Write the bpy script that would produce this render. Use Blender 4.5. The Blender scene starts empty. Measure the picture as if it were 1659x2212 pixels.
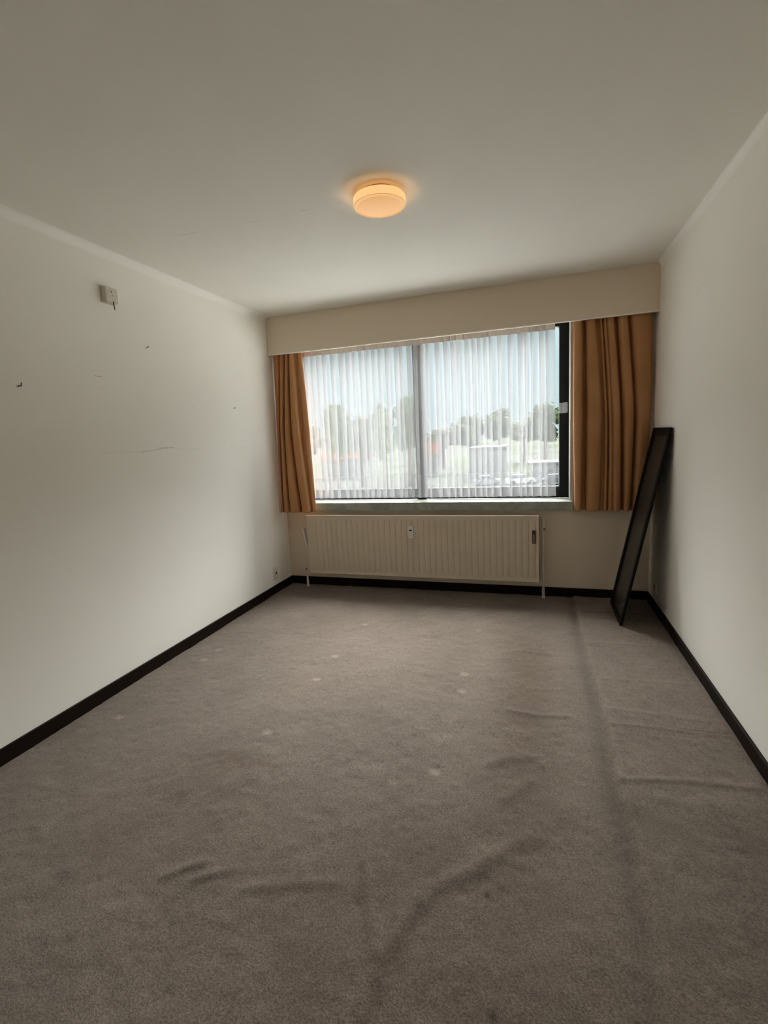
import bpy, bmesh, math, random
import numpy as np
from mathutils import Vector, Matrix

sc = bpy.context.scene
COL = sc.collection
random.seed(4)
PI = math.pi

# ------------------------------------------------------------------ camera
W, H, L = 3.215, 2.55, 4.9            # room width, height, length (window wall is y = 0)
cd = bpy.data.cameras.new('camera')
cam = bpy.data.objects.new('camera', cd)
COL.objects.link(cam)
yaw, pitch, roll = -0.31467, -0.13551, -0.05008
cy_, sy_, cp_, sp_ = math.cos(yaw), math.sin(yaw), math.cos(pitch), math.sin(pitch)
fwd = Vector((sy_*cp_, cy_*cp_, sp_))
rgt = Vector((cy_, -sy_, 0))
upv = rgt.cross(fwd)
r2 = rgt*math.cos(roll) + upv*math.sin(roll)
u2 = -rgt*math.sin(roll) + upv*math.cos(roll)
cam.matrix_world = Matrix(((r2.x, u2.x, -fwd.x, 2.3563), (r2.y, u2.y, -fwd.y, -4.1873),
                           (r2.z, u2.z, -fwd.z, 1.4064), (0, 0, 0, 1)))
cd.sensor_fit = 'AUTO'
cd.sensor_width = 36
cd.lens = 1034.17/2212*36
cd.shift_x = 5.22/2212
cd.shift_y = -18.85/2212
cd.clip_start = .01
cd.clip_end = 1000
sc.camera = cam

# ------------------------------------------------------------------ sky, sun, exposure
SKY = 1.0
wd = bpy.data.worlds.new('sky')
sc.world = wd
wd.use_nodes = True
nt = wd.node_tree
nt.nodes.clear()
N = nt.nodes.new
wo = N('ShaderNodeOutputWorld'); bg = N('ShaderNodeBackground'); tc = N('ShaderNodeTexCoord')
sx = N('ShaderNodeSeparateXYZ'); rp = N('ShaderNodeValToRGB'); nz = N('ShaderNodeTexNoise')
mp = N('ShaderNodeMapping'); mx = N('ShaderNodeMix'); nr = N('ShaderNodeMapRange')
nt.links.new(tc.outputs['Generated'], sx.inputs[0])
nt.links.new(sx.outputs['Z'], rp.inputs[0])
cr = rp.color_ramp
cr.elements[0].position = 0.0; cr.elements[0].color = (.232, .292, .307, 1)
cr.elements[1].position = 1.0; cr.elements[1].color = (2.3, 2.45, 2.5, 1)
e = cr.elements.new(.2); e.color = (.238, .302, .318, 1)
mp.inputs['Scale'].default_value = (1.6, 1.6, 5)
nt.links.new(tc.outputs['Generated'], mp.inputs[0])
nz.inputs['Scale'].default_value = 2.2; nz.inputs['Detail'].default_value = 5
nt.links.new(mp.outputs[0], nz.inputs['Vector'])
nr.inputs[1].default_value = .45; nr.inputs[2].default_value = .65
nr.inputs[3].default_value = 0; nr.inputs[4].default_value = .28
nt.links.new(nz.outputs['Fac'], nr.inputs[0])
mx.data_type = 'RGBA'; mx.blend_type = 'MULTIPLY'
mx.inputs['B'].default_value = (.74, .84, .92, 1)
nt.links.new(nr.outputs[0], mx.inputs['Factor']); nt.links.new(rp.outputs[0], mx.inputs['A'])
nt.links.new(mx.outputs['Result'], bg.inputs[0])
bg.inputs[1].default_value = SKY
nt.links.new(bg.outputs[0], wo.inputs[0])

sun = bpy.data.lights.new('sun', 'SUN')
sun.energy = 16.5; sun.angle = math.radians(56); sun.color = (1, .99, .97)
so = bpy.data.objects.new('sun', sun); COL.objects.link(so)
so.rotation_euler = (math.radians(-49), 0, math.radians(1.5))    # sun veiled by thin cloud, high in front of the window

pl = bpy.data.lights.new('window_portal', 'AREA')              # guides sky sampling through the opening
pl.shape = 'RECTANGLE'; pl.size = 2.6; pl.size_y = 1.6
pl.cycles.is_portal = True
po = bpy.data.objects.new('window_portal', pl); COL.objects.link(po)
po.location = (1.36, .34, 1.55); po.rotation_euler = (-PI/2, 0, 0)

vs = sc.view_settings
vs.view_transform = 'Standard'; vs.look = 'None'; vs.gamma = 1; vs.use_curve_mapping = False
vs.exposure = 1.57
sc.cycles.max_bounces = 24; sc.cycles.diffuse_bounces = 14; sc.cycles.transparent_max_bounces = 40
sc.cycles.glossy_bounces = 4; sc.cycles.transmission_bounces = 12
sc.cycles.caustics_reflective = False; sc.cycles.caustics_refractive = False

# ------------------------------------------------------------------ helpers
def mk(name, verts, faces, mat, parent=None, smooth=False, auto=None):
    o0 = parent_origin(parent)
    me = bpy.data.meshes.new(name)
    me.from_pydata([(v[0]-o0[0], v[1]-o0[1], v[2]-o0[2]) for v in verts], [], faces)
    me.update()
    bm = bmesh.new(); bm.from_mesh(me); bmesh.ops.recalc_face_normals(bm, faces=bm.faces); bm.to_mesh(me); bm.free()
    if mat: me.materials.append(mat)
    if smooth: me.polygons.foreach_set('use_smooth', [True]*len(me.polygons))
    if auto is not None:
        me.polygons.foreach_set('use_smooth', [True]*len(me.polygons))
        me.set_sharp_from_angle(angle=math.radians(auto))
    o = bpy.data.objects.new(name, me); COL.objects.link(o)
    if parent: o.parent = parent
    return o

def parent_origin(p):
    if p is None: return (0, 0, 0)
    v = Vector((0, 0, 0))
    while p is not None:
        v += p.location; p = p.parent
    return v

class MB:
    def __init__(s): s.v = []; s.f = []
    def add(s, v, f):
        n = len(s.v); s.v += [tuple(p) for p in v]; s.f += [tuple(i+n for i in q) for q in f]; return s
    def box(s, a, b, bev=0.0):
        bm = bmesh.new(); bmesh.ops.create_cube(bm, size=1)
        for v in bm.verts:
            v.co = Vector(((a[i]+b[i])/2 + v.co[i]*(b[i]-a[i]) for i in range(3)))
        if bev: bmesh.ops.bevel(bm, geom=list(bm.edges), offset=bev, segments=2, affect='EDGES', profile=.6)
        bm.verts.index_update()
        s.add([v.co[:] for v in bm.verts], [[v.index for v in f.verts] for f in bm.faces]); bm.free(); return s
    def tube(s, pts, r, n=12, rad=None):
        P = [Vector(p) for p in pts]; rings = []
        for i, p in enumerate(P):
            t = (P[min(i+1, len(P)-1)] - P[max(i-1, 0)]).normalized()
            a = t.orthogonal() if i == 0 else (aprev - t*aprev.dot(t))
            a.normalize(); aprev = a; b = t.cross(a)
            rr = rad[i] if rad else r
            rings.append([p + (a*math.cos(2*PI*k/n) + b*math.sin(2*PI*k/n))*rr for k in range(n)])
        v = [q for R in rings for q in R]; f = []
        for i in range(len(P)-1):
            for k in range(n):
                f.append((i*n+k, i*n+(k+1) % n, (i+1)*n+(k+1) % n, (i+1)*n+k))
        f.append(tuple(range(n))[::-1]); f.append(tuple((len(P)-1)*n+k for k in range(n)))
        return s.add(v, f)
    def lathe(s, prof, c, n=48):
        v = []; f = []
        for r, z in prof:
            for k in range(n):
                v.append((c[0]+r*math.cos(2*PI*k/n), c[1]+r*math.sin(2*PI*k/n), z))
        m = len(prof)
        for i in range(m-1):
            for k in range(n):
                f.append((i*n+k, i*n+(k+1) % n, (i+1)*n+(k+1) % n, (i+1)*n+k))
        return s.add(v, f)
    def build(s, name, mat, parent=None, **k): return mk(name, s.v, s.f, mat, parent, **k)

def thing(name, loc, label, cat, group=None):
    o = bpy.data.objects.new(name, None); COL.objects.link(o); o.location = loc; o.empty_display_size = .05
    return tag(o, label, cat, group)
def tag(o, label, cat, group=None):
    o['label'] = label; o['category'] = cat
    if group: o['group'] = group
    return o
def struct(o): o['kind'] = 'structure'; return o

# ------------------------------------------------------------------ materials
class Mat:
    def __init__(s, name):
        s.m = bpy.data.materials.new(name); s.m.use_nodes = True
        s.t = s.m.node_tree; s.b = s.t.nodes['Principled BSDF']; s.o = s.t.nodes['Material Output']
    def n(s, typ, **k):
        x = s.t.nodes.new('ShaderNode'+typ)
        for a, b in k.items(): setattr(x, a, b)
        return x
    def l(s, a, b): s.t.links.new(a, b)
    def val(s, x, i, v):
        if hasattr(v, 'node'): s.l(v, x.inputs[i])
        else: x.inputs[i].default_value = v
    def math(s, op, a, b=0.0, c=None):
        x = s.n('Math', operation=op); s.val(x, 0, a); s.val(x, 1, b)
        if c is not None: s.val(x, 2, c)
        return x.outputs[0]
    def mix(s, f, a, b, mode='MIX'):
        x = s.n('Mix', data_type='RGBA', blend_type=mode)
        s.val(x, 'Factor', f); s.val(x, 'A', a); s.val(x, 'B', b)
        return x.outputs['Result']
    def noise(s, scale, detail=3, rough=.5, vec=None, dist=0):
        x = s.n('TexNoise'); x.inputs['Scale'].default_value = scale; x.inputs['Detail'].default_value = detail
        x.inputs['Roughness'].default_value = rough; x.inputs['Distortion'].default_value = dist
        s.l(vec or s.obj(), x.inputs['Vector']); return x.outputs['Fac']
    def obj(s):
        if not hasattr(s, '_g'): s._g = s.n('NewGeometry')
        return s._g.outputs['Position']
    def rng(s, v, a, b, c, d):
        x = s.n('MapRange'); s.val(x, 0, v)
        for i, q in enumerate((a, b, c, d)): x.inputs[1+i].default_value = q
        return x.outputs[0]
    def bump(s, h, strength=.3, dist=.01):
        x = s.n('Bump'); x.inputs['Strength'].default_value = strength; x.inputs['Distance'].default_value = dist
        s.l(h, x.inputs['Height']); s.l(x.outputs[0], s.b.inputs['Normal'])
    def col(s, c): s.val(s.b, 'Base Color', c)
    def rough(s, r): s.val(s.b, 'Roughness', r)

def c4(r, g, b): return (r, g, b, 1)
def plain(name, c, rough=.6, var=.06, scale=20, bump=0, spec=.5, metal=0):
    M = Mat(name); nf = M.noise(scale, 4)
    M.col(M.mix(M.rng(nf, .3, .7, 0, 1), c4(*[x*(1-var) for x in c]), c4(*[min(1, x*(1+var)) for x in c])))
    M.rough(rough); M.b.inputs['Specular IOR Level'].default_value = spec; M.b.inputs['Metallic'].default_value = metal
    if bump: M.bump(M.noise(scale*12, 3), bump, .002)
    return M.m

def segmask(M, ax, segs, wid):
    """soft dark hairlines on a wall or ceiling: distance to each segment, in metres"""
    g = M.n('SeparateXYZ'); M.l(M.obj(), g.inputs[0])
    P = g.outputs[ax[0]]; Q = g.outputs[ax[1]]
    nf = M.noise(60, 3); best = None
    for (x0, y0, x1, y1, a) in segs:
        dx, dy = x1-x0, y1-y0; L2 = dx*dx+dy*dy
        px = M.math('SUBTRACT', P, x0); py = M.math('SUBTRACT', Q, y0)
        t = M.math('DIVIDE', M.math('ADD', M.math('MULTIPLY', px, dx), M.math('MULTIPLY', py, dy)), L2)
        t = M.math('MINIMUM', M.math('MAXIMUM', t, 0.0), 1.0)
        ex = M.math('SUBTRACT', px, M.math('MULTIPLY', t, dx)); ey = M.math('SUBTRACT', py, M.math('MULTIPLY', t, dy))
        d = M.math('SQRT', M.math('ADD', M.math('MULTIPLY', ex, ex), M.math('MULTIPLY', ey, ey)))
        m = M.math('MULTIPLY', M.rng(d, wid*.3, wid, 1, 0), a)
        best = m if best is None else M.math('MAXIMUM', best, m)
    return M.math('MULTIPLY', best, M.rng(nf, .35, .6, .35, 1))

def wallmat(name, c, ax=None, segs=None, wid=.004):
    M = Mat(name); big = M.noise(1.7, 4); fine = M.noise(240, 2)
    base = M.mix(M.rng(big, .3, .7, 0, 1), c4(*[x*.975 for x in c]), c4(*c))
    if segs: base = M.mix(segmask(M, ax, segs, wid), base, c4(.16, .145, .125))
    M.col(base); M.rough(.85); M.b.inputs['Specular IOR Level'].default_value = .25
    M.bump(fine, .12, .001)
    return M.m

WALL = (.895, .87, .815)
m_wall = wallmat('wall_paint', WALL)
m_wall_left = wallmat('wall_paint_scuffed', WALL, (1, 2),
    [(-2.07, 1.400, -1.75, 1.394, .13), (-1.76, 1.393, -1.59, 1.4065, .34), (-1.62, 1.412, -1.47, 1.4115, .45),
     (-1.47, 1.402, -1.2, 1.39, .12), (-.82, 1.40, -.40, 1.372, .10), (-2.04, 1.832, -1.99, 1.831, .5),
     (-2.02, 1.765, -1.97, 1.764, .15), (-1.25, 1.69, -1.22, 1.688, .2), (-.90, 1.445, -.895, 1.45, .35)])
m_wall_right = wallmat('wall_paint_right', WALL, (1, 2), [(-.95, 2.10, -1.06, 2.14, .16), (-1.06, 2.14, -1.12, 2.135, .12)])
m_ceil = wallmat('ceiling_paint', (.82, .80, .75), (0, 1),
    [(.514, -1.859, .64, -1.851, .30), (.64, -1.851, .95, -1.842, .07), (.95, -1.842, 1.0, -1.838, .25),
     (1.0, -1.838, 1.24, -1.843, .06), (1.24, -1.843, 1.30, -1.841, .25)], .005)
m_cove = wallmat('cove_paint', (.92, .905, .865))
m_reveal = wallmat('reveal_paint', (.42, .42, .40))
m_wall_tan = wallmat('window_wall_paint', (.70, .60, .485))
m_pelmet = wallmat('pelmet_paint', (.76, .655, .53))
m_base = plain('baseboard_wood', (.010, .0055, .0035), .5, .25, 8, spec=.10)
m_frame = plain('window_frame_dark', (.006, .0055, .006), .5, .1, 30, spec=.2)
m_rad = plain('radiator_enamel', (.62, .53, .415), .38, .03, 6, spec=.4)
m_white = plain('white_plastic', (.74, .73, .68), .45, .04, 40)
m_box = plain('aged_plastic', (.62, .57, .49), .5, .05, 40)
m_plate = plain('socket_plate', (.70, .67, .61), .5, .03, 40)
m_dark = plain('dark_void', (.010, .009, .008), .6, .1, 40)
m_brown = plain('brown_plastic', (.03, .018, .012), .4, .1, 40)
m_steel = plain('dark_steel', (.12, .11, .10), .35, .1, 60, metal=.8)
m_pipe = plain('pipe_paint', (.62, .58, .47), .45, .05, 15)
m_sleeve = plain('pipe_sleeve', (.50, .49, .34), .5, .06, 15)
m_black = plain('black_lacquer', (.006, .0055, .005), .5, .15, 20, spec=.14)
m_brass = plain('fitter_metal', (.30, .17, .07), .4, .05, 40, metal=.3)

# dark glazed panel of the leaning frame
M = Mat('dark_panel'); M.col(M.mix(M.rng(M.noise(4, 4), .35, .65, 0, 1), c4(.024, .0235, .020), c4(.034, .033, .028)))
M.rough(.3); M.b.inputs['Specular IOR Level'].default_value = .16
m_panel = M.m

# green-grey marble
M = Mat('sill_marble')
n1 = M.noise(7, 7, .62, dist=1.2); n2 = M.noise(26, 5, .6)
cc = M.mix(M.rng(n1, .38, .62, 0, 1), c4(.24, .255, .225), c4(.36, .375, .335))
cc = M.mix(M.rng(n2, .55, .72, 0, .45), cc, c4(.19, .17, .12))
M.col(cc); M.rough(.28)
m_marble = M.m

# thin float glass
M = Mat('window_glass'); tr = M.n('BsdfTransparent'); gl = M.n('BsdfGlossy'); ms = M.n('MixShader')
tr.inputs[0].default_value = c4(.97, .99, .98); gl.inputs['Roughness'].default_value = .01
ms.inputs[0].default_value = .05
M.l(tr.outputs[0], ms.inputs[1]); M.l(gl.outputs[0], ms.inputs[2]); M.l(ms.outputs[0], M.o.inputs[0])
m_glass = M.m

# sheer voile
def sheer_mat(name, hole):
    M = Mat(name)
    tr = M.n('BsdfTransparent'); tl = M.n('BsdfTranslucent'); df = M.n('BsdfDiffuse')
    a = M.n('MixShader'); b = M.n('MixShader')
    tl.inputs[0].default_value = c4(.088, .091, .097); df.inputs[0].default_value = c4(.85, .83, .85)
    a.inputs[0].default_value = .52
    M.l(tl.outputs[0], a.inputs[1]); M.l(df.outputs[0], a.inputs[2])
    wv = M.noise(700, 2); M.l(M.rng(wv, .35, .65, 1-hole-.02, 1-hole+.02), b.inputs[0])
    M.l(tr.outputs[0], b.inputs[1]); M.l(a.outputs[0], b.inputs[2]); M.l(b.outputs[0], M.o.inputs[0])
    return M.m
m_sheer = sheer_mat('sheer_voile', .56)
m_tapecloth = plain('heading_tape_cloth', (.80, .77, .77), .8, .03, 60)
m_hem = sheer_mat('sheer_voile_hem', .46)

# ochre curtain cloth
M = Mat('ochre_cloth')
df = M.n('BsdfPrincipled'); tl = M.n('BsdfTranslucent'); a = M.n('MixShader')
nf = M.noise(5, 4); wv = M.noise(420, 2)
cc = M.mix(M.rng(nf, .3, .7, 0, 1), c4(.49, .25, .110), c4(.57, .305, .142))
cc = M.mix(M.rng(wv, .3, .7, 0, .25), cc, c4(.27, .13, .05))
M.l(cc, df.inputs['Base Color']); df.inputs['Roughness'].default_value = .8
df.inputs['Specular IOR Level'].default_value = .2
tl.inputs[0].default_value = c4(.62, .25, .10)
a.inputs[0].default_value = .07
M.l(df.outputs[0], a.inputs[1]); M.l(tl.outputs[0], a.inputs[2]); M.l(a.outputs[0], M.o.inputs[0])
m_cloth = M.m

# opal lamp glass, lit from inside
def opal(name, c, s):
    M = Mat(name); M.col(c4(.22, .165, .085)); M.rough(.4); M.b.inputs['Specular IOR Level'].default_value = .25
    M.b.inputs['Emission Color'].default_value = c4(*c); M.b.inputs['Emission Strength'].default_value = s
    return M.m
m_opal_side = opal('opal_glass_side', (1, .57, .24), .33)
m_opal_base = opal('opal_glass_base', (1, .47, .12), .22)

# carpet
M = Mat('carpet_pile')
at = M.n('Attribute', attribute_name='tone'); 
n1 = M.noise(150, 4, .65); n2 = M.noise(420, 3, .6); n3 = M.noise(5, 5, .55); n4 = M.noise(48, 4, .6)
cc = M.mix(M.rng(n1, .34, .66, 0, 1), c4(.107, .081, .063), c4(.220, .177, .146))
cc = M.mix(M.rng(n2, .30, .48, .55, 0), cc, c4(.06, .046, .035))
cc = M.mix(M.rng(n2, .58, .75, 0, .4), cc, c4(.27, .235, .20))
n5 = M.noise(11, 4, .6)
cc = M.mix(M.rng(n3, .35, .62, .15, 0), cc, c4(.085, .060, .046))
cc = M.mix(M.rng(n5, .36, .60, .12, 0), cc, c4(.085, .062, .048))
cc = M.mix(M.rng(n4, .30, .50, .38, 0), cc, c4(.08, .060, .047))
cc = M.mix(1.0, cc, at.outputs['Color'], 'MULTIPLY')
M.col(cc); M.rough(.95); M.b.inputs['Specular IOR Level'].default_value = .1
M.b.inputs['Sheen Weight'].default_value = .15
hh = M.math('ADD', M.math('MULTIPLY', n1, .7), M.math('ADD', M.math('MULTIPLY', n2, .35), M.math('MULTIPLY', n4, .3)))
M.bump(hh, .55, .006)
m_carpet = M.m

# ------------------------------------------------------------------ room shell
WT = .30
struct(MB().box((-.2, -L-.2, -.2), (0, WT, H+.2)).build('wall_left', m_wall_left))
struct(MB().box((W, -L-.2, -.2), (W+.2, WT, H+.2)).build('wall_right', m_wall_right))
struct(MB().box((0, -L-.2, -.2), (W, -L, H+.2)).build('wall_front', m_wall))
OX0, OX1, OZ0, OZ1 = .10, 2.63, .745, 2.335
wb = MB()
wb.box((0, 0, -.2), (W, WT, OZ0)).box((0, 0, OZ1), (W, WT, H+.2))
wb.box((0, 0, OZ0), (OX0, WT, OZ1)).box((OX1, 0, OZ0), (W, WT, OZ1))
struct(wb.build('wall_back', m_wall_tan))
struct(MB().box((0, -L, H), (W, 0, H+.2)).build('ceiling', m_ceil))

# carpeted floor: height field with seams, wrinkles and furniture dents
xs = np.linspace(0, W, 420)
ys = np.concatenate([np.linspace(-L, -3.7, 40)[:-1], np.linspace(-3.7, 0, 470)])
X, Y = np.meshgrid(xs, ys)
Z = np.zeros_like(X); T = np.ones(X.shape + (3,))
def dseg(pts):
    best = np.full(X.shape, 9.0); sgn = np.zeros(X.shape)
    for (x0, y0), (x1, y1) in zip(pts[:-1], pts[1:]):
        dx, dy = x1-x0, y1-y0; t = np.clip(((X-x0)*dx+(Y-y0)*dy)/(dx*dx+dy*dy), 0, 1)
        ex, ey = X-x0-t*dx, Y-y0-t*dy; d = np.hypot(ex, ey); k = d < best
        best = np.where(k, d, best); sgn = np.where(k, np.sign(dx*ey-dy*ex), sgn)
    return best, sgn
def ridge(pts, w, h):
    global Z
    d, s = dseg(pts); Z += h*np.exp(-(d/w)**2)
def groove_tone(pts, w, k):
    global T
    d, s = dseg(pts); T *= (1-k*np.exp(-(d/w)**2))[..., None]
seam = [(2.649, 0), (2.654, -.944), (2.661, -1.588), (2.666, -1.919), (2.658, -2.181), (2.660, -2.559), (2.661, -2.877), (2.640, -3.097), (2.60, -3.6)]
sx_ = np.interp(-Y, [-p[1] for p in seam], [p[0] for p in seam])
# the strip along the right wall lies on a slightly raised underlay
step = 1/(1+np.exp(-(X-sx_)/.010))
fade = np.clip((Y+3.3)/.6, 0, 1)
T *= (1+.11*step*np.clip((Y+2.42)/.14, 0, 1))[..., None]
Z += .009*step*fade
Z += .006*np.exp(-((X-sx_-.018)/.014)**2)*fade
Z -= .004*np.exp(-((X-sx_+.022)/.016)**2)*fade
T *= (1-.22*np.exp(-((X-sx_+.03)/.035)**2)*(.6+.4*np.sin(Y*3.1)**2))[..., None]  # shading on the left side of the seam, painted into the tone
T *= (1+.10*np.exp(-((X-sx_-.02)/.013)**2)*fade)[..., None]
for p, w, h in [([(2.682,-.946),(2.9,-.924),(3.136,-.931)],.018,.006), ([(2.704,-1.418),(2.94,-1.398),(3.164,-1.389)],.016,.004),
    ([(2.677,-1.732),(2.873,-1.736),(3.152,-1.745)],.02,.006), ([(2.697,-1.86),(2.891,-1.856),(3.175,-1.86)],.014,.007),
    ([(2.68,-2.253),(2.91,-2.206),(3.164,-2.181)],.02,.007), ([(2.785,-2.337),(2.97,-2.321),(3.142,-2.31)],.03,.005),
    ([(2.683,-.359),(2.891,-.342),(3.1,-.345)],.016,.005), ([(2.696,-.473),(2.895,-.474),(3.1,-.47)],.016,.005),
    ([(3.125,-.885),(3.159,-1.405),(3.174,-1.762),(3.171,-2.161)],.014,.006),
    ([(2.166,-2.278),(2.212,-2.236),(2.297,-2.2),(2.358,-2.194),(2.377,-2.235)],.022,.009),
    ([(2.221,-1.845),(2.334,-1.861),(2.497,-1.836)],.020,.008), ([(2.181,-1.752),(2.225,-1.686),(2.253,-1.57)],.022,.007),
    ([(2.234,-2.46),(2.293,-2.381),(2.327,-2.341)],.025,.007), ([(2.159,-1.185),(2.272,-1.128),(2.441,-1.161)],.022,.006),
    ([(2.32,-2.62),(2.29,-2.66),(2.24,-2.71),(2.15,-2.80),(2.07,-2.865),(2.02,-2.92),(1.995,-2.985),(1.975,-3.04),(1.95,-3.12),(1.935,-3.26),(1.91,-3.5)],.030,.014),
    ([(1.80,-2.86),(1.84,-2.95),(1.89,-3.05),(1.93,-3.13)],.022,.006), ([(1.175,-3.09),(1.211,-3.045),(1.274,-3.005)],.018,.007), ([(1.292,-3.065),(1.333,-3.035),(1.39,-3.0)],.018,.006),
    ([(1.465,-3.05),(1.592,-3.005),(1.74,-2.958)],.022,.006), ([(1.063,-2.99),(1.107,-2.97),(1.194,-2.98)],.02,.004),
    ([(2.332,-1.613),(2.477,-1.581)],.02,.004), ([(2.369,-2.552),(2.353,-2.619),(2.323,-2.666)],.025,.006)]:
    ridge(p, w, h*(.42 if h > .012 else .62))
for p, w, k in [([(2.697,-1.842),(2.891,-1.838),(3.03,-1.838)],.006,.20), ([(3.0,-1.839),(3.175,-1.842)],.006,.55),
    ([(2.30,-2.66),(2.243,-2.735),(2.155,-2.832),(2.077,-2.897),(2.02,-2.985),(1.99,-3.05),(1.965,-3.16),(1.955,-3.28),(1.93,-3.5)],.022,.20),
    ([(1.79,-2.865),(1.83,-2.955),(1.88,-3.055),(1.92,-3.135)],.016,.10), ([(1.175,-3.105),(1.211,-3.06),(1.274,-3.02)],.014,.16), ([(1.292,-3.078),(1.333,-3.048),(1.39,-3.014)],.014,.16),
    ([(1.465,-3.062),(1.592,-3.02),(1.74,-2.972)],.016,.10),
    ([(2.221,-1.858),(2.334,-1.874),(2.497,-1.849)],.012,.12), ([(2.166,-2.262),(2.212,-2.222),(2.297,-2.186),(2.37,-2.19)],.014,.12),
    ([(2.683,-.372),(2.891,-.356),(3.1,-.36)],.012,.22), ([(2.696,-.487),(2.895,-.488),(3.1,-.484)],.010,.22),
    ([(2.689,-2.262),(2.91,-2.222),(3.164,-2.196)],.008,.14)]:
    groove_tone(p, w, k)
for p in [([(2.682,-.946),(2.9,-.924),(3.136,-.931)]), ([(2.677,-1.732),(2.873,-1.736),(3.0,-1.739)]),
          ([(2.704,-1.418),(2.94,-1.398),(3.164,-1.389)]), ([(2.91,-2.206),(3.164,-2.181)]), ([(3.125,-.885),(3.159,-1.405),(3.174,-1.762)])]:
    groove_tone(p, .012, -.09)
for (x, y) in [(.241,-1.678),(.239,-1.52),(1.093,-1.446),(1.104,-1.756),(.23,-2.357),(1.087,-2.289),(1.785,-2.465),(1.947,-2.367),(1.95,-1.51),(1.96,-1.696),(1.102,-.899),(1.962,-.852),(.573,-3.017),(.134,-2.498)]:
    d = np.hypot(X-x, Y-y); r = .024
    weak = .45 if (x, y) in [(1.785,-2.465),(1.962,-.852),(.573,-3.017),(.134,-2.498)] else 1
    Z -= weak*.004/(1+np.exp((d-r)/.0025))
    T *= (1+weak*.5/(1+np.exp((d-r)/.003)))[..., None]
for (x, y), r, k in [((1.173,-2.588),.007,.5),((2.206,-2.874),.010,.65),((2.25,-3.191),.012,.6),((1.963,-2.785),.005,.55),((2.284,-2.55),.005,.6),
    ((1.862,-3.26),.006,.5),((1.919,-3.276),.006,.5),((2.475,-2.211),.012,.25),((2.435,-1.365),.008,.5),((1.86,-2.6),.004,.4),((2.18,-1.80),.006,.5)]:
    T *= (1-k*np.exp(-((np.hypot(X-x, Y-y)/r)**2)))[..., None]
brown = np.array([.7, 1.0, 1.25])
for x, y, rx, ry, k in [(1.03,-2.52,.20,.07,.15),(1.0,-2.70,.32,.24,.13),(1.13,-2.505,.13,.022,.20),(1.1,-2.90,.45,.25,.08),(1.73,-3.03,.5,.35,.08),
    (2.63,-.16,.06,.07,.40),(2.29,-1.2,.12,.4,.16),(2.31,-1.75,.13,.4,.20),(2.28,-2.35,.13,.35,.18),(.95,-.42,.4,.16,.06),(2.1,-3.2,.4,.25,.08),
    (2.05,-2.75,.25,.2,.08),(.85,-3.0,.2,.2,.07),(2.66,-2.2,.04,.5,.07),(1.6,-.2,1.3,.16,.03)]:
    g = np.exp(-(((X-x)/rx)**2+((Y-y)/ry)**2)); T *= 1-(k*g)[..., None]*brown
for x, y, rx, ry, k in [(2.50,-1.5,.09,.9,.17),(2.03,-1.45,.10,.7,.13),(2.0,-2.2,.10,.3,.06),(.9,-1.8,.6,.7,.04),(2.9,-1.2,.2,.4,.04)]:
    g = np.exp(-(((X-x)/rx)**2+((Y-y)/ry)**2)); T *= 1+(k*g)[..., None]
rng = np.random.default_rng(3)
def smooth_noise(sc_):
    gx, gy = int(W/sc_)+3, int(L/sc_)+3; G = rng.normal(size=(gy, gx))
    fx, fy = X/sc_, (Y+L)/sc_; ix, iy = fx.astype(int), fy.astype(int)
    tx, ty = fx-ix, fy-iy; tx = tx*tx*(3-2*tx); ty = ty*ty*(3-2*ty)
    return (G[iy,ix]*(1-tx)+G[iy,ix+1]*tx)*(1-ty)+(G[iy+1,ix]*(1-tx)+G[iy+1,ix+1]*tx)*ty
Z += .0012*smooth_noise(.16)+.0010*smooth_noise(.07)+.0009*smooth_noise(.03)
T *= (1+.035*smooth_noise(.35)+.03*smooth_noise(.12))[..., None]
ny, nx = X.shape
idx = np.arange(ny*nx).reshape(ny, nx)
quads = np.stack([idx[:-1, :-1], idx[:-1, 1:], idx[1:, 1:], idx[1:, :-1]], -1).reshape(-1, 4)
me = bpy.data.meshes.new('floor')
Zc = np.clip(Z, -.012, .04)
me.from_pydata(np.stack([X, Y, Zc], -1).reshape(-1, 3).tolist(), [], quads.tolist())
me.polygons.foreach_set('use_smooth', [True]*len(me.polygons))
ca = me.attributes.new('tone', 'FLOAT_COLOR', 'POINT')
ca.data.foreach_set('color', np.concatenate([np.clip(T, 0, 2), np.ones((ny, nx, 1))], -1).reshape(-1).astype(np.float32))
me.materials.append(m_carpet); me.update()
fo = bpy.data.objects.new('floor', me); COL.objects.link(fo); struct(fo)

# baseboards
def board(name, a, b): struct(MB().box(a, b, .003).build(name, m_base))
board('baseboard_left', (0, -L, -.01), (.015, 0, .076))
board('baseboard_right', (W-.015, -L, -.01), (W, 0, .076))
board('baseboard_back', (.015, -.015, -.01), (W-.015, 0, .076))

# coves between walls and ceiling
def cove(name, x0, sgn, cx, cz):
    prof = [(0, 0)] + [(cx*(1-math.sin(t)) + (.002 if t in (0,) else 0), cz*(1-math.cos(t))) for t in np.linspace(0, PI/2, 9)]
    y0, y1 = -L, -.128; n = len(prof)
    v = [(x0+sgn*p, y, H-q) for y in (y0, y1) for p, q in prof]
    f = [(i, (i+1) % n, n+(i+1) % n, n+i) for i in range(n)] + [tuple(range(n))[::-1], tuple(range(n, 2*n))]
    struct(mk(name, v, f, m_cove))
cove('trim_1', 0, 1, .040, .040)
cove('trim_2', W, -1, .022, .040)

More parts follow.
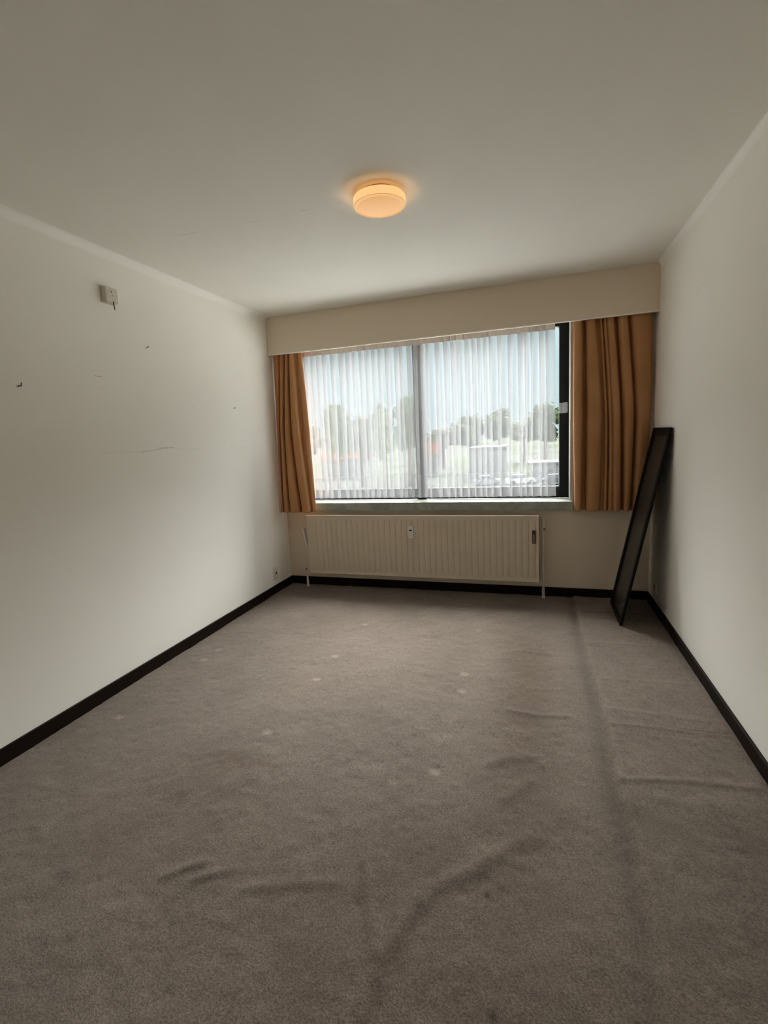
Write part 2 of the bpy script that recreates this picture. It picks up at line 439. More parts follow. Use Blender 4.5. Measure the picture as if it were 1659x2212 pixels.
# ------------------------------------------------------------------ pelmet
t = thing('curtain_pelmet', (W/2, -.118, 2.21), 'long cream painted pelmet board across the top of the window wall', 'pelmet')
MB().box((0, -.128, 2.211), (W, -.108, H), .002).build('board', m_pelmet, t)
MB().box((0, -.131, 2.211), (W, -.1275, 2.2185), .001).build('lower_edge', m_cove, t)
for x0, x1 in ((.0, .007), (W-.007, W)):
    MB().box((x0, -.136, 2.211), (x1, -.128, H-.042), .0015).build('end_strip', m_pelmet, t)

# ------------------------------------------------------------------ window
wn = bpy.data.objects.new('window_1', None); COL.objects.link(wn); wn.location = (1.36, .2, .82); struct(wn)
FY0, FY1 = .18, .25
def fr(name, a, b): return MB().box(a, b, .004).build(name, m_frame, wn)
fr('right_stile', (2.548, FY0, .818), (OX1, FY1, OZ1))
fr('left_stile', (OX0, FY0, .818), (.185, FY1, OZ1))
fr('mullion', (1.297, FY0-.012, .818), (1.384, FY1, OZ1))
for a, b in ((.185, 1.297), (1.384, 2.548)):
    fr('top_rail', (a, FY0, 2.243), (b, FY1, OZ1))
    fr('bottom_rail', (a, FY0, .818), (b, FY1, .908))
    fr('glazing_bead', (a, FY0+.006, .908), (b, FY0+.022, .920))
    MB().box((a, .212, .908), (b, .216, 2.243)).build('pane', m_glass, wn)
# paper sticker on the right stile
M = Mat('sticker_paper')
g = M.n('SeparateXYZ'); M.l(M.obj(), g.inputs[0])
a1 = M.math('LESS_THAN', M.math('ABSOLUTE', M.math('SUBTRACT', g.outputs[0], 2.5592)), .0012)
a2 = M.math('LESS_THAN', M.math('ABSOLUTE', M.math('SUBTRACT', g.outputs[0], 2.5565)), .0007)
a3 = M.math('LESS_THAN', M.math('ABSOLUTE', M.math('SUBTRACT', g.outputs[0], 2.5678)), .0032)
M.col(M.mix(M.math('MAXIMUM', M.math('MAXIMUM', a1, a2), a3), c4(.36, .355, .36), c4(.17, .165, .17))); M.rough(.6)
m_stick = M.m
v = []; f = []
for i, (x, zt, zb, yo) in enumerate([(2.549, 1.6225, 1.537, 0), (2.585, 1.6225, 1.537, 0), (2.594, 1.6255, 1.5375, 0), (2.612, 1.6265, 1.5405, .0005), (2.6145, 1.615, 1.549, .0045)]):
    for yy in (FY0-.0012-yo, FY0-yo*.8): v += [(x, yy, zt), (x, yy, zb)]
for i in range(4):
    p = i*4; q = p+4
    f += [(p, p+1, q+1, q), (p+2, q+2, q+3, p+3), (p, q, q+2, p+2), (p+1, p+3, q+3, q+1)]
f += [(0, 2, 3, 1), (16, 17, 19, 18)]
mk('paper_sticker', v, f, m_stick, wn)
# marble sill slab
st = MB().box((OX0, -.042, OZ0), (2.642, .18, .818), .003).build('window_sill', m_marble)
st['kind'] = 'structure'
# pale lining strip beside the reveal
struct(MB().box((OX1-.006, .0, .82), (OX1, .178, OZ1)).build('trim_3', m_reveal))

# ------------------------------------------------------------------ sheer curtain
def catmull(P, per):
    P = np.array(P, float); P = np.vstack([2*P[0]-P[1], P, 2*P[-1]-P[-2]]); out = []
    for i in range(1, len(P)-2):
        for t in np.linspace(0, 1, per, endpoint=False):
            a, b, c, d = P[i-1:i+3]
            out.append(.5*((2*b)+(-a+c)*t+(2*a-5*b+4*c-d)*t*t+(-a+3*b-3*c+d)*t**3))
    out.append(P[-2]); return np.array(out)

sh = thing('sheer_curtain', (1.3, .07, .84), 'wide white sheer net curtain in pleats across the window, above the marble sill', 'sheer curtain')
rs = random.Random(11)
edges = [.13]
while edges[-1] < 2.50: edges.append(edges[-1] + rs.choice([.050, .062, .075, .085, .07, .048, .06]))
k_ = (2.505-.13)/(edges[-1]-.13); edges = [.13+(e_-.13)*k_ for e_ in edges]
nf = len(edges)-1
par = [dict(ov=rs.uniform(.16, .42), top=rs.uniform(.58, .86), d=rs.uniform(.7, 1.15), j=rs.uniform(-.008, .008), zz=rs.uniform(.2, .8)) for _ in range(nf)]
zrow = np.concatenate([[2.33, 2.29, 2.25, 2.225, 2.2], np.linspace(2.17, 2.0, 6)[:-1], np.linspace(2.0, 1.06, 14)[:-1], np.linspace(1.06, .848, 8)])
rows = []
for z in zrow:
    s = np.clip((z-.84)/(2.25-.84), 0, 1); s2 = s*s*(3-2*s)
    ctl = []
    for i in range(nf):
        x0, x1 = edges[i], edges[i+1]; w = x1-x0; p = par[i]
        smooth = np.clip((x0-1.35)/.5, 0, 1)
        mixt = s**(.6+p['zz'])
        ov = (p['ov']*(1-.35*smooth)*(1-mixt) + p['top']*mixt)*w
        amp = (.030*p['d'])*(1-.25*s2)
        sway = p['j']*(1-s2)*math.sin(z*2.1+i)
        y0 = .072 - amp*.9; y1 = .072 + amp
        ctl += [(x0+sway, y0), (x0+w*.45+sway, y0+.35*amp), (x1+ov*.45+sway, y1-.1*amp), (x1+ov*.5+sway*.6, y1-.35*amp), (x1-ov*.15+sway*.3, y0+.55*amp)]
    ctl = [c for c in ctl if c[0] < 2.512]
    ctl.append((2.512+.006*(1-s), .066))
    rows.append(ctl)
ml = min(len(r) for r in rows); base = rows[-1]
rows = [r if len(r) == ml else r[:ml-1]+[r[-1]] for r in rows]
R = [catmull(r, 4) for r in rows]
nc = len(R[0])
def grid_obj(name, idxs, mat, parent, dy=0):
    v = []; f = []
    for i in idxs:
        for x, y in R[i]: v.append((x, y+dy, zrow[i]))
    for a in range(len(idxs)-1):
        for b in range(nc-1): f.append((a*nc+b, a*nc+b+1, (a+1)*nc+b+1, (a+1)*nc+b))
    o0 = parent_origin(parent); me = bpy.data.meshes.new(name)
    me.from_pydata([(p[0]-o0[0], p[1]-o0[1], p[2]-o0[2]) for p in v], [], f)
    me.materials.append(mat); me.polygons.foreach_set('use_smooth', [True]*len(me.polygons))
    o = bpy.data.objects.new(name, me); COL.objects.link(o); o.parent = parent; return o
hem0 = len(zrow)-8
grid_obj('voile', list(range(hem0+1)), m_sheer, sh)
grid_obj('hem', list(range(hem0, len(zrow))), m_hem, sh)
grid_obj('heading_tape', [i for i in range(len(zrow)) if zrow[i] > 2.19], m_tapecloth, sh, dy=-.0015)
MB().box((.12, .04, 2.318), (2.52, .104, 2.335)).build('track', m_white, sh)

# ------------------------------------------------------------------ ochre side curtains
def curtain(name, label, pts, ytop, ybot, xflip=None):
    """pts: rows of (x at 2.2 m, x at 1.5 m, x at .75 m, depth)"""
    t = thing(name, (sum(p[1] for p in pts)/len(pts), ytop, .745), label, 'curtain')
    zz = np.concatenate([[2.545, 2.40], np.linspace(2.25, .775, 26), [.757, .7455]])
    rows = []
    for z in zz:
        c = []
        for i, (a, m, b, d) in enumerate(pts):
            q = np.array([2.2, 1.5, .75]); 
            x = np.interp(z, [.75, 1.5, 2.2], [b, m, a])
            l0 = (z-1.5)*(z-.75)/((2.2-1.5)*(2.2-.75)); l1 = (z-2.2)*(z-.75)/((1.5-2.2)*(1.5-.75)); l2 = (z-2.2)*(z-1.5)/((.75-2.2)*(.75-1.5))
            zc = min(max(z, .745), 2.3)
            x = .5*x + .5*(a*l0+m*l1+b*l2) if .745 < z < 2.2 else x
            yc = np.interp(zc, [.75, 2.2], [ybot, ytop])
            amp = 1.12-.16*np.clip((z-1.5)/.8, 0, 1)
            c.append((x, yc + d*amp + .0012*math.sin(z*4+i*.5)))
        rows.append(catmull(c, 4))
    nc = len(rows[0]); v = []; f = []
    for r, z in zip(rows, zz): v += [(x, y, z) for x, y in r]
    for a in range(len(zz)-1):
        for b in range(nc-1): f.append((a*nc+b, a*nc+b+1, (a+1)*nc+b+1, (a+1)*nc+b))
    o = mk('cloth', v, f, m_cloth, t, smooth=True)
    s = o.modifiers.new('thick', 'SOLIDIFY'); s.thickness = .003; s.offset = 0
    return t
curtain('curtain', 'ochre brown curtain drawn to the left side of the window', [
    (.010, .010, .012, .012), (.030, .018, .018, -.012), (.050, .030, .028, -.022), (.084, .046, .040, -.026), (.087, .050, .044, .026), (.092, .056, .050, .030), (.097, .060, .054, -.008),
    (.106, .068, .064, -.030), (.122, .080, .082, -.034), (.138, .090, .100, -.024), (.141, .094, .104, .034), (.148, .100, .116, .036), (.152, .105, .121, -.010),
    (.160, .118, .136, -.032), (.170, .138, .186, -.036), (.182, .156, .220, -.024), (.185, .162, .225, .034), (.194, .170, .238, .036), (.198, .176, .243, -.008), (.204, .194, .262, -.032),
    (.218, .226, .292, -.042), (.236, .256, .322, -.030), (.244, .264, .329, .004), (.258, .280, .336, .018), (.276, .304, .346, .002), (.292, .328, .358, .012), (.301, .340, .367, .026)], -.064, -.122)
curtain('curtain', 'ochre brown curtain hanging on the right side of the window', [
    (2.648, 2.648, 2.660, .030), (2.645, 2.644, 2.656, .008), (2.650, 2.650, 2.662, -.014), (2.672, 2.678, 2.680, -.032), (2.698, 2.704, 2.699, -.024), (2.704, 2.713, 2.707, .030), (2.724, 2.736, 2.733, .036), (2.730, 2.742, 2.739, -.006),
    (2.740, 2.760, 2.755, -.030), (2.768, 2.800, 2.795, -.034), (2.792, 2.838, 2.832, -.022), (2.800, 2.850, 2.842, .014), (2.820, 2.864, 2.862, .022), (2.828, 2.872, 2.872, -.006), (2.838, 2.884, 2.886, -.010),
    (2.844, 2.890, 2.894, .016), (2.850, 2.897, 2.900, .018), (2.856, 2.902, 2.906, -.012), (2.866, 2.914, 2.922, -.018), (2.874, 2.922, 2.936, -.008), (2.882, 2.932, 2.946, -.034), (2.900, 2.952, 2.966, -.036), (2.920, 2.974, 2.986, -.024),
    (2.926, 2.980, 2.992, .038), (2.944, 2.994, 3.006, .040), (2.950, 3.000, 3.012, -.008), (2.966, 3.018, 3.022, -.032), (2.988, 3.040, 3.036, -.036), (3.010, 3.066, 3.050, -.024), (3.016, 3.074, 3.056, .032), (3.032, 3.084, 3.066, .034), (3.040, 3.092, 3.074, -.004),
    (3.064, 3.110, 3.086, -.022), (3.108, 3.136, 3.100, -.026), (3.160, 3.172, 3.124, -.012), (3.176, 3.184, 3.136, .006), (3.188, 3.194, 3.150, .028)], -.062, -.064)

# ------------------------------------------------------------------ radiator
rd = thing('radiator', (1.318, -.06, .14), 'long cream ribbed panel radiator on the wall below the marble sill', 'radiator')
RX0, RX1, RZ0, RZ1, RY = .255, 2.383, .137, .710, -.100
pitch_ = .0525; nr_ = int((RX1-RX0-.05)/pitch_)
g0 = RX1-.030-pitch_*(nr_-1)
gx = [g0+i*pitch_ for i in range(nr_)]
xs_ = sorted(set([RX0, RX0+.004, RX0+.012, RX0+.015, RX1-.015, RX1-.012, RX1-.004, RX1] + [round(g+o, 5) for g in gx for o in (-.007, -.004, 0, .004, .007) if RX0+.016 < g+o < RX1-.016]))
zs_ = sorted(set([RZ0, RZ0+.004, RZ0+.012, RZ0+.016, RZ0+.035, RZ0+.045, RZ0+.052, RZ0+.2, RZ0+.35, RZ1-.052, RZ1-.045, RZ1-.038, RZ1-.018, RZ1-.014, RZ1-.004, RZ1]))
v = []; f = []
for z in zs_:
    for x in xs_:
        y = RY
        d = min(abs(x-g) for g in gx)
        zin = min(max((z-RZ0-.035)/.017, 0), 1)*min(max((RZ1-.038-z)/.014, 0), 1)
        y += .0048*max(0, 1-d/.006)*zin
        rim = min(x-RX0, RX1-x, z-RZ0, RZ1-z)
        if rim < .0005: y += .007
        elif rim < .005: y -= .002
        elif rim < .0125: y -= .002
        v.append((x, y, z))
n = len(xs_)
for a in range(len(zs_)-1):
    for b in range(n-1): f.append((a*n+b, a*n+b+1, (a+1)*n+b+1, (a+1)*n+b))
fp = mk('front_panel', v, f, m_rad, rd, auto=40)
sd = fp.modifiers.new('thick', 'SOLIDIFY'); sd.thickness = .012; sd.offset = -1
MB().box((RX0+.006, -.045, RZ0+.006), (RX1-.006, -.032, RZ1-.006), .004).build('back_panel', m_rad, rd)
MB().box((RX0+.012, -.090, RZ1-.030), (RX1-.012, -.045, RZ1-.016), .002).box((RX0+.012, -.090, RZ0+.016), (RX1-.012, -.045, RZ0+.030), .002).build('water_channel', m_rad, rd)
fn = MB()
for i in range(84): fn.box((RX0+.05+i*.0245, -.089, RZ0+.03), (RX0+.0515+i*.0245, -.046, RZ1-.03))
q = fn.build('convector_fins', m_rad, rd); q['kind'] = 'stuff'
for x in (.55, 2.08): MB().box((x, -.034, .25), (x+.03, -.0015, .62), .002).build('wall_bracket', m_rad, rd)
# heat meter
hm = MB().box((1.268, -.122, .504), (1.313, -.097, .612), .005).build('heat_meter', m_white, rd); hm['label'] = 'small white heat meter with a black display'
MB().box((1.277, -.1235, .572), (1.304, -.1215, .582), .0008).build('display', m_dark, hm)
MB().tube([(1.2925, -.1232, .527), (1.2925, -.1215, .527)], .0035, 12).build('screw', m_steel, hm)
MB().box((1.287, -.1226, .594), (1.298, -.1215, .596)).build('mark', m_box, hm)
# old evaporator gauge
eg = MB().box((2.325, -.116, .475), (2.353, -.098, .585), .006).build('evaporator_gauge', m_brown, rd); eg['label'] = 'dark brown gauge with a thin glass tube'
MB().box((2.3335, -.1172, .488), (2.3355, -.1158, .552)).box((2.3415, -.1172, .488), (2.3435, -.1158, .552)).box((2.3335, -.1172, .550), (2.3435, -.1158, .553)).box((2.3335, -.1172, .486), (2.3435, -.1158, .491)).build('scale_border', m_box, eg)
MB().tube([(2.3385, -.1172, .494), (2.3385, -.1172, .548)], .0018, 8).build('tube', m_steel, eg)
# supply pipe on the right
arc = [(2.372, -.070, .690), (2.395, -.070, .689)] + [(2.395+.024*math.sin(a), -.070, .665+.024*math.cos(a)) for a in np.linspace(.25, PI/2, 6)] + [(2.419, -.070, .62)]
MB().tube(arc, .008, 12).build('elbow_pipe', m_pipe, rd)
vb = MB().tube([(2.417, -.07, .625), (2.417, -.07, .612), (2.4165, -.07, .609), (2.4165, -.07, .585), (2.416, -.07, .581), (2.416, -.07, .565)], .01, 14, [.010, .011, .013, .013, .010, .009]).build('valve', m_pipe, rd)
MB().tube([(2.418, -.075, .597), (2.424, -.094, .596), (2.425, -.098, .596)], .009, 14, [.007, .010, .008]).build('valve_cap', m_brass, vb)
MB().tube([(2.415, -.07, .57), (2.414, -.07, .3), (2.413, -.07, .0)], .0072, 12).build('supply_pipe', m_pipe, rd)
MB().tube([(2.4125, -.07, .088), (2.4125, -.07, .012), (2.4125, -.07, .006), (2.4125, -.07, 0)], .011, 14, [.0112, .0115, .015, .016]).build('pipe_sleeve', m_sleeve, rd)
# return pipe on the left
MB().tube([(.262, -.07, .165), (.222, -.07, .165)], .008, 12).build('return_tail', m_pipe, rd)
rv = MB().tube([(.216, -.07, .186), (.216, -.07, .178), (.216, -.07, .15), (.216, -.07, .142)], .01, 12, [.007, .0095, .0095, .007]).build('return_valve', m_pipe, rd)
MB().tube([(.214, -.078, .172), (.212, -.094, .174)], .006, 10).build('valve_cap', m_brown, rv)
MB().tube([(.215, -.07, .15), (.213, -.07, .0)], .007, 12).build('return_pipe', m_pipe, rd)
MB().tube([(.2135, -.07, .10), (.2135, -.07, .04), (.2135, -.07, .006), (.2135, -.07, 0)], .011, 14, [.0085, .0115, .0125, .015]).build('pipe_sleeve', m_white, rd)
# tilted white flap hooked on the left end
MB().add([(.198, -.085, .575), (.211, -.085, .578), (.245, -.085, .392), (.231, -.085, .390),
          (.198, -.045, .575), (.211, -.045, .578), (.245, -.045, .392), (.231, -.045, .390)],
         [(0, 1, 2, 3), (7, 6, 5, 4), (0, 4, 5, 1), (1, 5, 6, 2), (2, 6, 7, 3), (3, 7, 4, 0)]).box((.236, -.075, .395), (.262, -.05, .41)).build('end_flap', m_white, rd)

# ------------------------------------------------------------------ ceiling lamp
LC = (1.660, -1.850)
lp = thing('ceiling_lamp', (LC[0], LC[1], 2.55), 'round opal glass ceiling lamp glowing warm yellow', 'lamp')
R0 = .123
side = [(R0-.004, 2.5295), (R0-.002, 2.530), (R0-.0005, 2.528), (R0, 2.522), (R0, 2.497), (R0-.0008, 2.4935)]
MB().lathe(side, LC, 72).build('shade_side', m_opal_side, lp, smooth=True)
base_ = [(R0-.0008, 2.4935), (R0-.002, 2.4915), (R0-.0042, 2.4910), (R0-.0062, 2.4925), (R0-.022, 2.4900), (.07, 2.4865), (.035, 2.4845), (.0005, 2.484)]
MB().lathe(base_, LC, 72).build('shade_base', m_opal_base, lp, smooth=True)
MB().lathe([(.001, 2.528), (.086, 2.528), (.088, 2.530), (.088, 2.55), (.001, 2.55)], LC, 48).build('fitter_ring', m_brass, lp, auto=40)
bulb = bpy.data.lights.new('bulb', 'POINT'); bulb.energy = .34; bulb.color = (1, .60, .24); bulb.shadow_soft_size = .018
bo = bpy.data.objects.new('bulb', bulb); COL.objects.link(bo); bo.parent = lp; bo.location = (0, 0, -.051)

# ------------------------------------------------------------------ leaning black framed panel
pn = thing('framed_panel', (2.92, -.36, 0), 'narrow tall black framed panel leaning against the right wall by the curtain', 'panel')
A = Vector((2.913, -.62, .006)); B = Vector((2.916, -.128, .006)); Tt = Vector((3.190, -.652, 1.382))
ex = (B-A); wid_ = ex.length; ex.normalize()
ez = (Tt-A); ez = (ez - ex*ez.dot(ex)); hei_ = ez.length; ez.normalize()
en = ex.cross(ez).normalized()
if en.x > 0: en = -en                      # faces into the room
def lb(a0, a1, b0, b1, n0, n1, bev=.002):
    m_ = MB().box((a0, b0, n0), (a1, b1, n1), bev)
    m_.v = [tuple(A + ex*p[0] + ez*p[1] + en*p[2]) for p in m_.v]; return m_
th = .017; bd = .042
lb(0, bd, 0, hei_, -th, 0).build('front_stile', m_black, pn)
lb(wid_-bd, wid_, 0, hei_, -th, 0).build('rear_stile', m_black, pn)
lb(bd, wid_-bd, hei_-bd-.012, hei_, -th, 0).build('top_rail', m_black, pn)
lb(bd, wid_-bd, 0, bd, -th, 0).build('bottom_rail', m_black, pn)
lb(bd-.004, wid_-bd+.004, bd-.004, hei_-bd, -th+.003, -.011, .0005).build('dark_sheet', m_panel, pn)
M = Mat('mottled_grey'); M.col(M.mix(M.rng(M.noise(30, 4), .4, .6, 0, 1), c4(.05, .05, .042), c4(.13, .135, .115))); M.rough(.5); m_strip = M.m
tp = lb(.05, .26, .705, .728, -.0112, -.0104, 0)
tp.build('pale_strip', m_strip, pn)  # paler mottled grey strip across the dark sheet

# ------------------------------------------------------------------ left-wall fittings
bx = thing('junction_box', (0, -1.885, 2.30), 'square cream junction box with a stub of cord high on the left wall', 'junction box')
MB().box((0, -1.935, 2.252), (.006, -1.838, 2.347), .002).build('back_plate', m_box, bx)
MB().box((.004, -1.925, 2.258), (.034, -1.840, 2.342), .006).build('cover', m_box, bx)
MB().box((.0335, -1.886, 2.313), (.0346, -1.881, 2.322)).build('slot', m_dark, bx)
MB().box((.0335, -1.881, 2.294), (.0346, -1.877, 2.299)).build('slot', m_dark, bx)
MB().tube([(.030, -1.880, 2.268), (.034, -1.878, 2.262), (.032, -1.874, 2.245), (.030, -1.868, 2.222)], .0028, 8).build('cord', m_brown, bx)

def hook(y, z, label, s=1.0):
    t = thing('wall_hook', (0, y, z), label, 'hook')
    MB().tube([(-.004, y, z), (.016*s, y, z), (.021*s, y, z+.002), (.022*s, y, z+.008*s), (.022*s, y, z+.012*s)], .0026*s, 8).build('bent_rod', m_steel, t)
    MB().tube([(0, y, z), (.0025, y, z)], .006*s, 12).build('collar', m_white, t)
hook(-2.476, 1.738, 'small bent metal hook nearest the left edge of the left wall', 1.25)
hook(-1.625, 2.050, 'small bent metal hook on the left wall below the junction box', .8)
hook(-.738, 1.707, 'small bent metal hook on the left wall closest to the left curtain', .7)

def socket(x, sg, y0, y1, z0, z1, label):
    t = thing('wall_socket', (x, (y0+y1)/2, (z0+z1)/2), label, 'socket')
    xa, xb = sorted((x, x+sg*.007)); MB().box((xa, y0, z0), (xb, y1, z1), .003).build('plate', m_plate, t)
    cy, cz = (y0+y1)/2, z0+(z1-z0)*.56
    MB().tube([(x+sg*.0065, cy, cz), (x+sg*.010, cy, cz)], .021, 20).build('socket_ring', m_plate, t)
    MB().tube([(x+sg*.0095, cy, cz), (x+sg*.0105, cy, cz)], .0125, 16).build('socket_hole', m_dark, t)
socket(0, 1, -.342, -.272, .125, .238, 'cream wall socket low on the left wall near the radiator')
socket(W, -1, -.285, -.215, .150, .235, 'cream wall socket low on the right wall behind the leaning black panel')

# ------------------------------------------------------------------ outside
GZ = -6.5
M = Mat('ground_outside'); nf = M.noise(.05, 4); n2 = M.noise(.6, 4)
cc = M.mix(M.rng(nf, .44, .54, 0, 1), c4(.05, .058, .035), c4(.07, .07, .066)); cc = M.mix(M.rng(n2, .3, .7, 0, .3), cc, c4(.04, .045, .03))
M.col(cc); M.rough(1); M.b.inputs['Specular IOR Level'].default_value = 0; m_ground = M.m
struct(mk('ground', [(-350, 3, GZ), (350, 3, GZ), (350, 600, GZ), (-350, 600, GZ), (-350, 3, GZ-.3), (350, 3, GZ-.3), (350, 600, GZ-.3), (-350, 600, GZ-.3)],
          [(0, 1, 2, 3), (7, 6, 5, 4), (0, 4, 5, 1), (1, 5, 6, 2), (2, 6, 7, 3), (3, 7, 4, 0)], m_ground))
m_bounce = plain('pale_bounce', (.60, .58, .55), .9, .06, .3)
struct(MB().box((-60, 4, GZ-.1), (60, 58, GZ+.05)).build('bounce_slab', m_bounce))  # unseen pale slab, added to bounce sunlight up to the ceiling
def leafmat(name, a, b):
    M = Mat(name); M.col(M.mix(M.rng(M.noise(1.1, 4), .35, .65, 0, 1), c4(*a), c4(*b))); M.rough(.8)
    M.b.inputs['Specular IOR Level'].default_value = .05; return M.m
m_leaf = [leafmat('leaves_green', (.05, .075, .035), (.105, .135, .065)), leafmat('leaves_pale', (.10, .125, .075), (.16, .18, .11)), leafmat('leaves_olive', (.08, .09, .06), (.14, .14, .09))]
m_bark = plain('bark', (.12, .09, .07), .9, .2, 3)
def crown_mesh(seed, kind):
    r = random.Random(seed); v = []; f = []
    blobs = []
    for i in range(26):
        a = r.uniform(0, 2*PI); h = r.uniform(-.75, .9); q = math.sqrt(max(0, 1-h*h))*r.uniform(.2, .72)
        sq = {0: (1, 1, .9), 1: (.8, .8, 1.15), 2: (1.15, 1.15, .7)}[kind]
        blobs.append((q*math.cos(a)*sq[0], q*math.sin(a)*sq[1], h*.72*sq[2], r.uniform(.24, .42)))
    for bx_, by_, bz_, br in blobs:
        for _ in range(70):
            d = Vector((r.gauss(0, 1), r.gauss(0, 1), r.gauss(0, 1))).normalized()
            p = Vector((bx_, by_, bz_)) + d*br*r.uniform(.7, 1.05)
            t1 = d.orthogonal().normalized(); t1.rotate(Matrix.Rotation(r.uniform(0, 2*PI), 3, d)); t2 = d.cross(t1)
            s_ = r.uniform(.05, .10); n0 = len(v)
            tilt = d*r.uniform(-.06, .06)
            v += [p-t1*s_, p+t2*s_*.6+tilt, p+t1*s_, p-t2*s_*.6-tilt]; f.append((n0, n0+1, n0+2, n0+3))
        n0 = len(v)
        bm = bmesh.new(); bmesh.ops.create_icosphere(bm, subdivisions=1, radius=br*.8)
        bm.verts.index_update()
        v += [q.co+Vector((bx_, by_, bz_)) for q in bm.verts]; f += [tuple(x.index+n0 for x in q.verts) for q in bm.faces]; bm.free()
    me = bpy.data.meshes.new('crown'); me.from_pydata([tuple(p) for p in v], [], f); return me
crowns = []
for k in range(3):
    for m_i in range(3):
        me = crown_mesh(20+k*3+m_i, k); me.materials.append(m_leaf[m_i]); crowns.append(me)
tm = MB().tube([(0, 0, 0), (.02, 0, .4), (0, .02, 1)], .1, 8, [.14, .10, .06])
trunk = bpy.data.meshes.new('trunk'); trunk.from_pydata(tm.v, [], tm.f); trunk.materials.append(m_bark)
def tree(dx, y, top, rad, kind, tone, label, base=GZ):
    x = 2.356 + dx*(y+4.187); t = thing('tree', (x, y, base), label, 'tree', 'trees beyond the window')
    ch = (top-base)*.62; cz = top-base-ch*.5
    c = bpy.data.objects.new('crown', crowns[kind*3+tone]); COL.objects.link(c); c.parent = t
    c.location = (0, 0, cz); c.scale = (rad, rad, ch*.55); c.rotation_euler = (0, 0, x*1.7)
    k = bpy.data.objects.new('trunk', trunk); COL.objects.link(k); k.parent = t; k.scale = (rad*.8, rad*.8, cz)
TL = [(-.575, 92, 7.4, 5.4, 0, 1, 'pale leafy tree farthest left beyond the sheer curtain'),
      (-.505, 72, 5.0, 4.6, 2, 2, 'broad olive tree second from the left beyond the sheer curtain'),
      (-.425, 62, 6.2, 2.9, 1, 0, 'tall narrow green tree left of the two close treetops beyond the sheer curtain'),
      (-.368, 70, 5.6, 3.3, 0, 2, 'olive tree between two tall narrow trees beyond the sheer curtain'),
      (-.312, 62, 5.6, 2.6, 1, 1, 'pale narrow tree left of the window mullion'),
      (-.258, 70, 7.0, 3.2, 1, 0, 'tallest green tree just left of the window mullion'),
      (-.185, 112, 3.8, 6.0, 2, 2, 'low olive tree just right of the window mullion'),
      (-.128, 94, 5.4, 4.0, 0, 0, 'round dark green tree left of the white house'),
      (-.070, 114, 7.4, 5.0, 0, 0, 'round dark green tree behind the white house'),
      (-.022, 122, 4.6, 5.0, 2, 1, 'low pale tree right of the white house'),
      (.018, 92, 6.6, 3.8, 0, 0, 'bushy green tree left of the bare window gap'),
      (.078, 84, 5.8, 3.4, 0, 1, 'pale bushy tree seen through the bare window gap')]
for a in TL: tree(*a)
m_render = plain('white_render', (.22, .22, .215), .9, .03, .4, spec=0)
m_roof = plain('clay_tiles', (.10, .045, .02), .9, .15, 2, spec=0)
m_flat = plain('flat_roof', (.13, .13, .13), .9, .04, .5, spec=0)
m_pane = plain('house_window', (.06, .07, .08), .15, .1, 1)
def house(x0, x1, y0, y1, h, label, pitched, nwin):
    t = thing('house', ((x0+x1)/2, y0, GZ), label, 'house')
    MB().box((x0, y0, GZ), (x1, y1, GZ+h)).build('wall', m_render, t)
    if pitched:
        mx_ = (y0+y1)/2; e_ = .5
        mk('roof', [(x0-e_, y0-e_, GZ+h), (x1+e_, y0-e_, GZ+h), (x1+e_, y1+e_, GZ+h), (x0-e_, y1+e_, GZ+h), (x0-e_, mx_, GZ+h+2.4), (x1+e_, mx_, GZ+h+2.4)],
           [(0, 1, 5, 4), (2, 3, 4, 5), (0, 4, 3), (1, 2, 5), (0, 3, 2, 1)], m_roof, t)
    else: MB().box((x0-.3, y0-.3, GZ+h), (x1+.3, y1+.3, GZ+h+.35), .05).build('roof', m_flat, t)
    wd_ = (x1-x0)/nwin
    for i in range(nwin):
        fr_ = MB().box((x0+wd_*(i+.25), y0-.08, GZ+h*.45), (x0+wd_*(i+.75), y0+.05, GZ+h*.8)).build('window', m_render, t)
        MB().box((x0+wd_*(i+.3), y0-.1, GZ+h*.48), (x0+wd_*(i+.7), y0-.07, GZ+h*.77)).build('pane', m_pane, fr_)
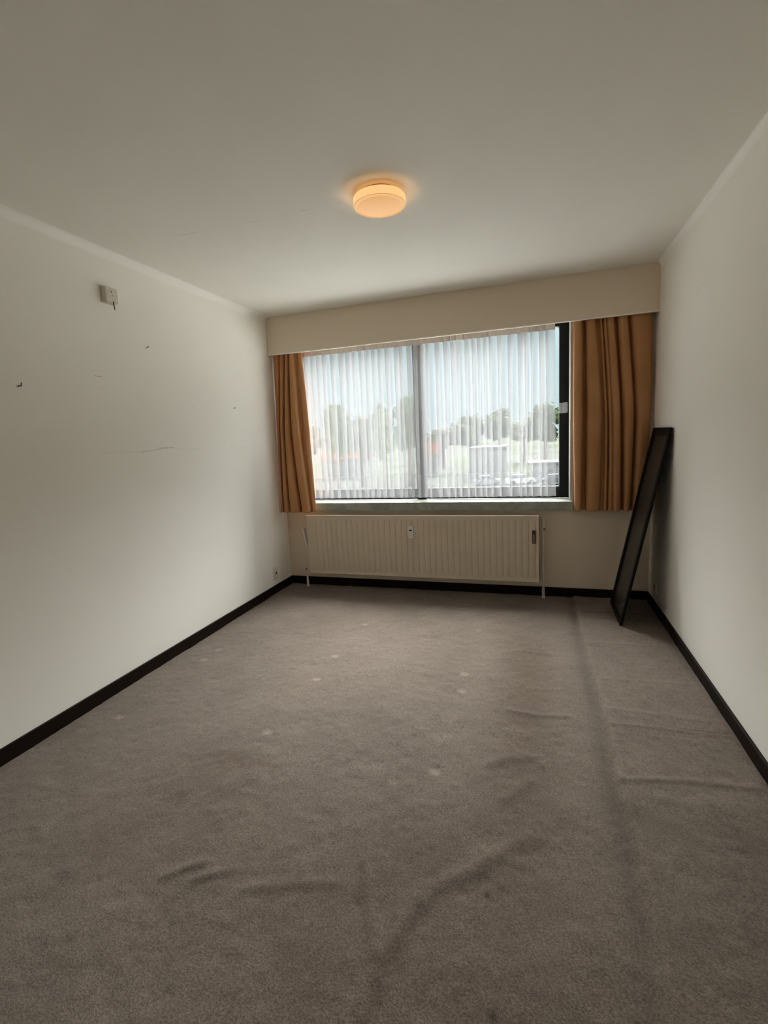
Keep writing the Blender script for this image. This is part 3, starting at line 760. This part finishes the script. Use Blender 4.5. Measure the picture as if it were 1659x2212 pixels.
house(-8.2, -2.6, 78, 86, 5.2, 'white flat-roofed house in front of the round dark trees', False, 3)
house(-19.6, -16.0, 88, 93, 4.2, 'white house with an orange tiled roof right of the mullion', True, 3)
house(1.5, 9.5, 74, 80, 2.6, 'low white garage row seen through the bare window gap', False, 4)
house(-39.5, -31, 86, 94, 4.0, 'white house with an orange tiled roof far left among the trees', True, 4)
m_tyre = plain('tyre', (.02, .02, .02), .8, .1, 3)
def car(x, y, rz, c, label):
    t = thing('car', (x, y, GZ), label, 'car', 'cars parked outside'); t.rotation_euler = (0, 0, rz)
    mc = plain('car_paint', c, .25, .02, 1)
    def P(name, prof, hw, mat, inset=0):
        v = [(px, s*(hw-(inset if pz > 1.0 else 0)), pz) for s in (-1, 1) for px, pz in prof]; n = len(prof)
        f = [(i, (i+1) % n, n+(i+1) % n, n+i) for i in range(n)] + [tuple(range(n))[::-1], tuple(range(n, 2*n))]
        me = bpy.data.meshes.new(name); me.from_pydata(v, [], f); me.materials.append(mat)
        o = bpy.data.objects.new(name, me); COL.objects.link(o); o.parent = t
    P('body', [(-2.1, .3), (-2.15, .75), (-1.9, .92), (.9, .95), (1.9, .8), (2.1, .6), (2.1, .3)], .85, mc)
    P('cabin', [(-1.8, .92), (-1.3, 1.42), (.25, 1.45), (1.05, .94)], .78, m_pane, .14)
    P('roof', [(-1.3, 1.40), (-1.28, 1.46), (.2, 1.48), (.28, 1.43)], .80, mc, .14)
    for sx2 in (-1.3, 1.3):
        for sy2 in (-.8, .8):
            w_ = MB().tube([(sx2, sy2-.1, .32), (sx2, sy2+.1, .32)], .32, 16)
            me = bpy.data.meshes.new('wheel'); me.from_pydata(w_.v, [], w_.f); me.materials.append(m_tyre)
            o = bpy.data.objects.new('wheel', me); COL.objects.link(o); o.parent = t
car(.2, 70.5, .3, (.75, .76, .78), 'white car parked left of the low garage row')
car(5.3, 69.5, .1, (.05, .06, .08), 'dark car parked in front of the low garage row')
car(-4.5, 70, .2, (.30, .32, .36), 'grey car parked in front of the white flat-roofed house')
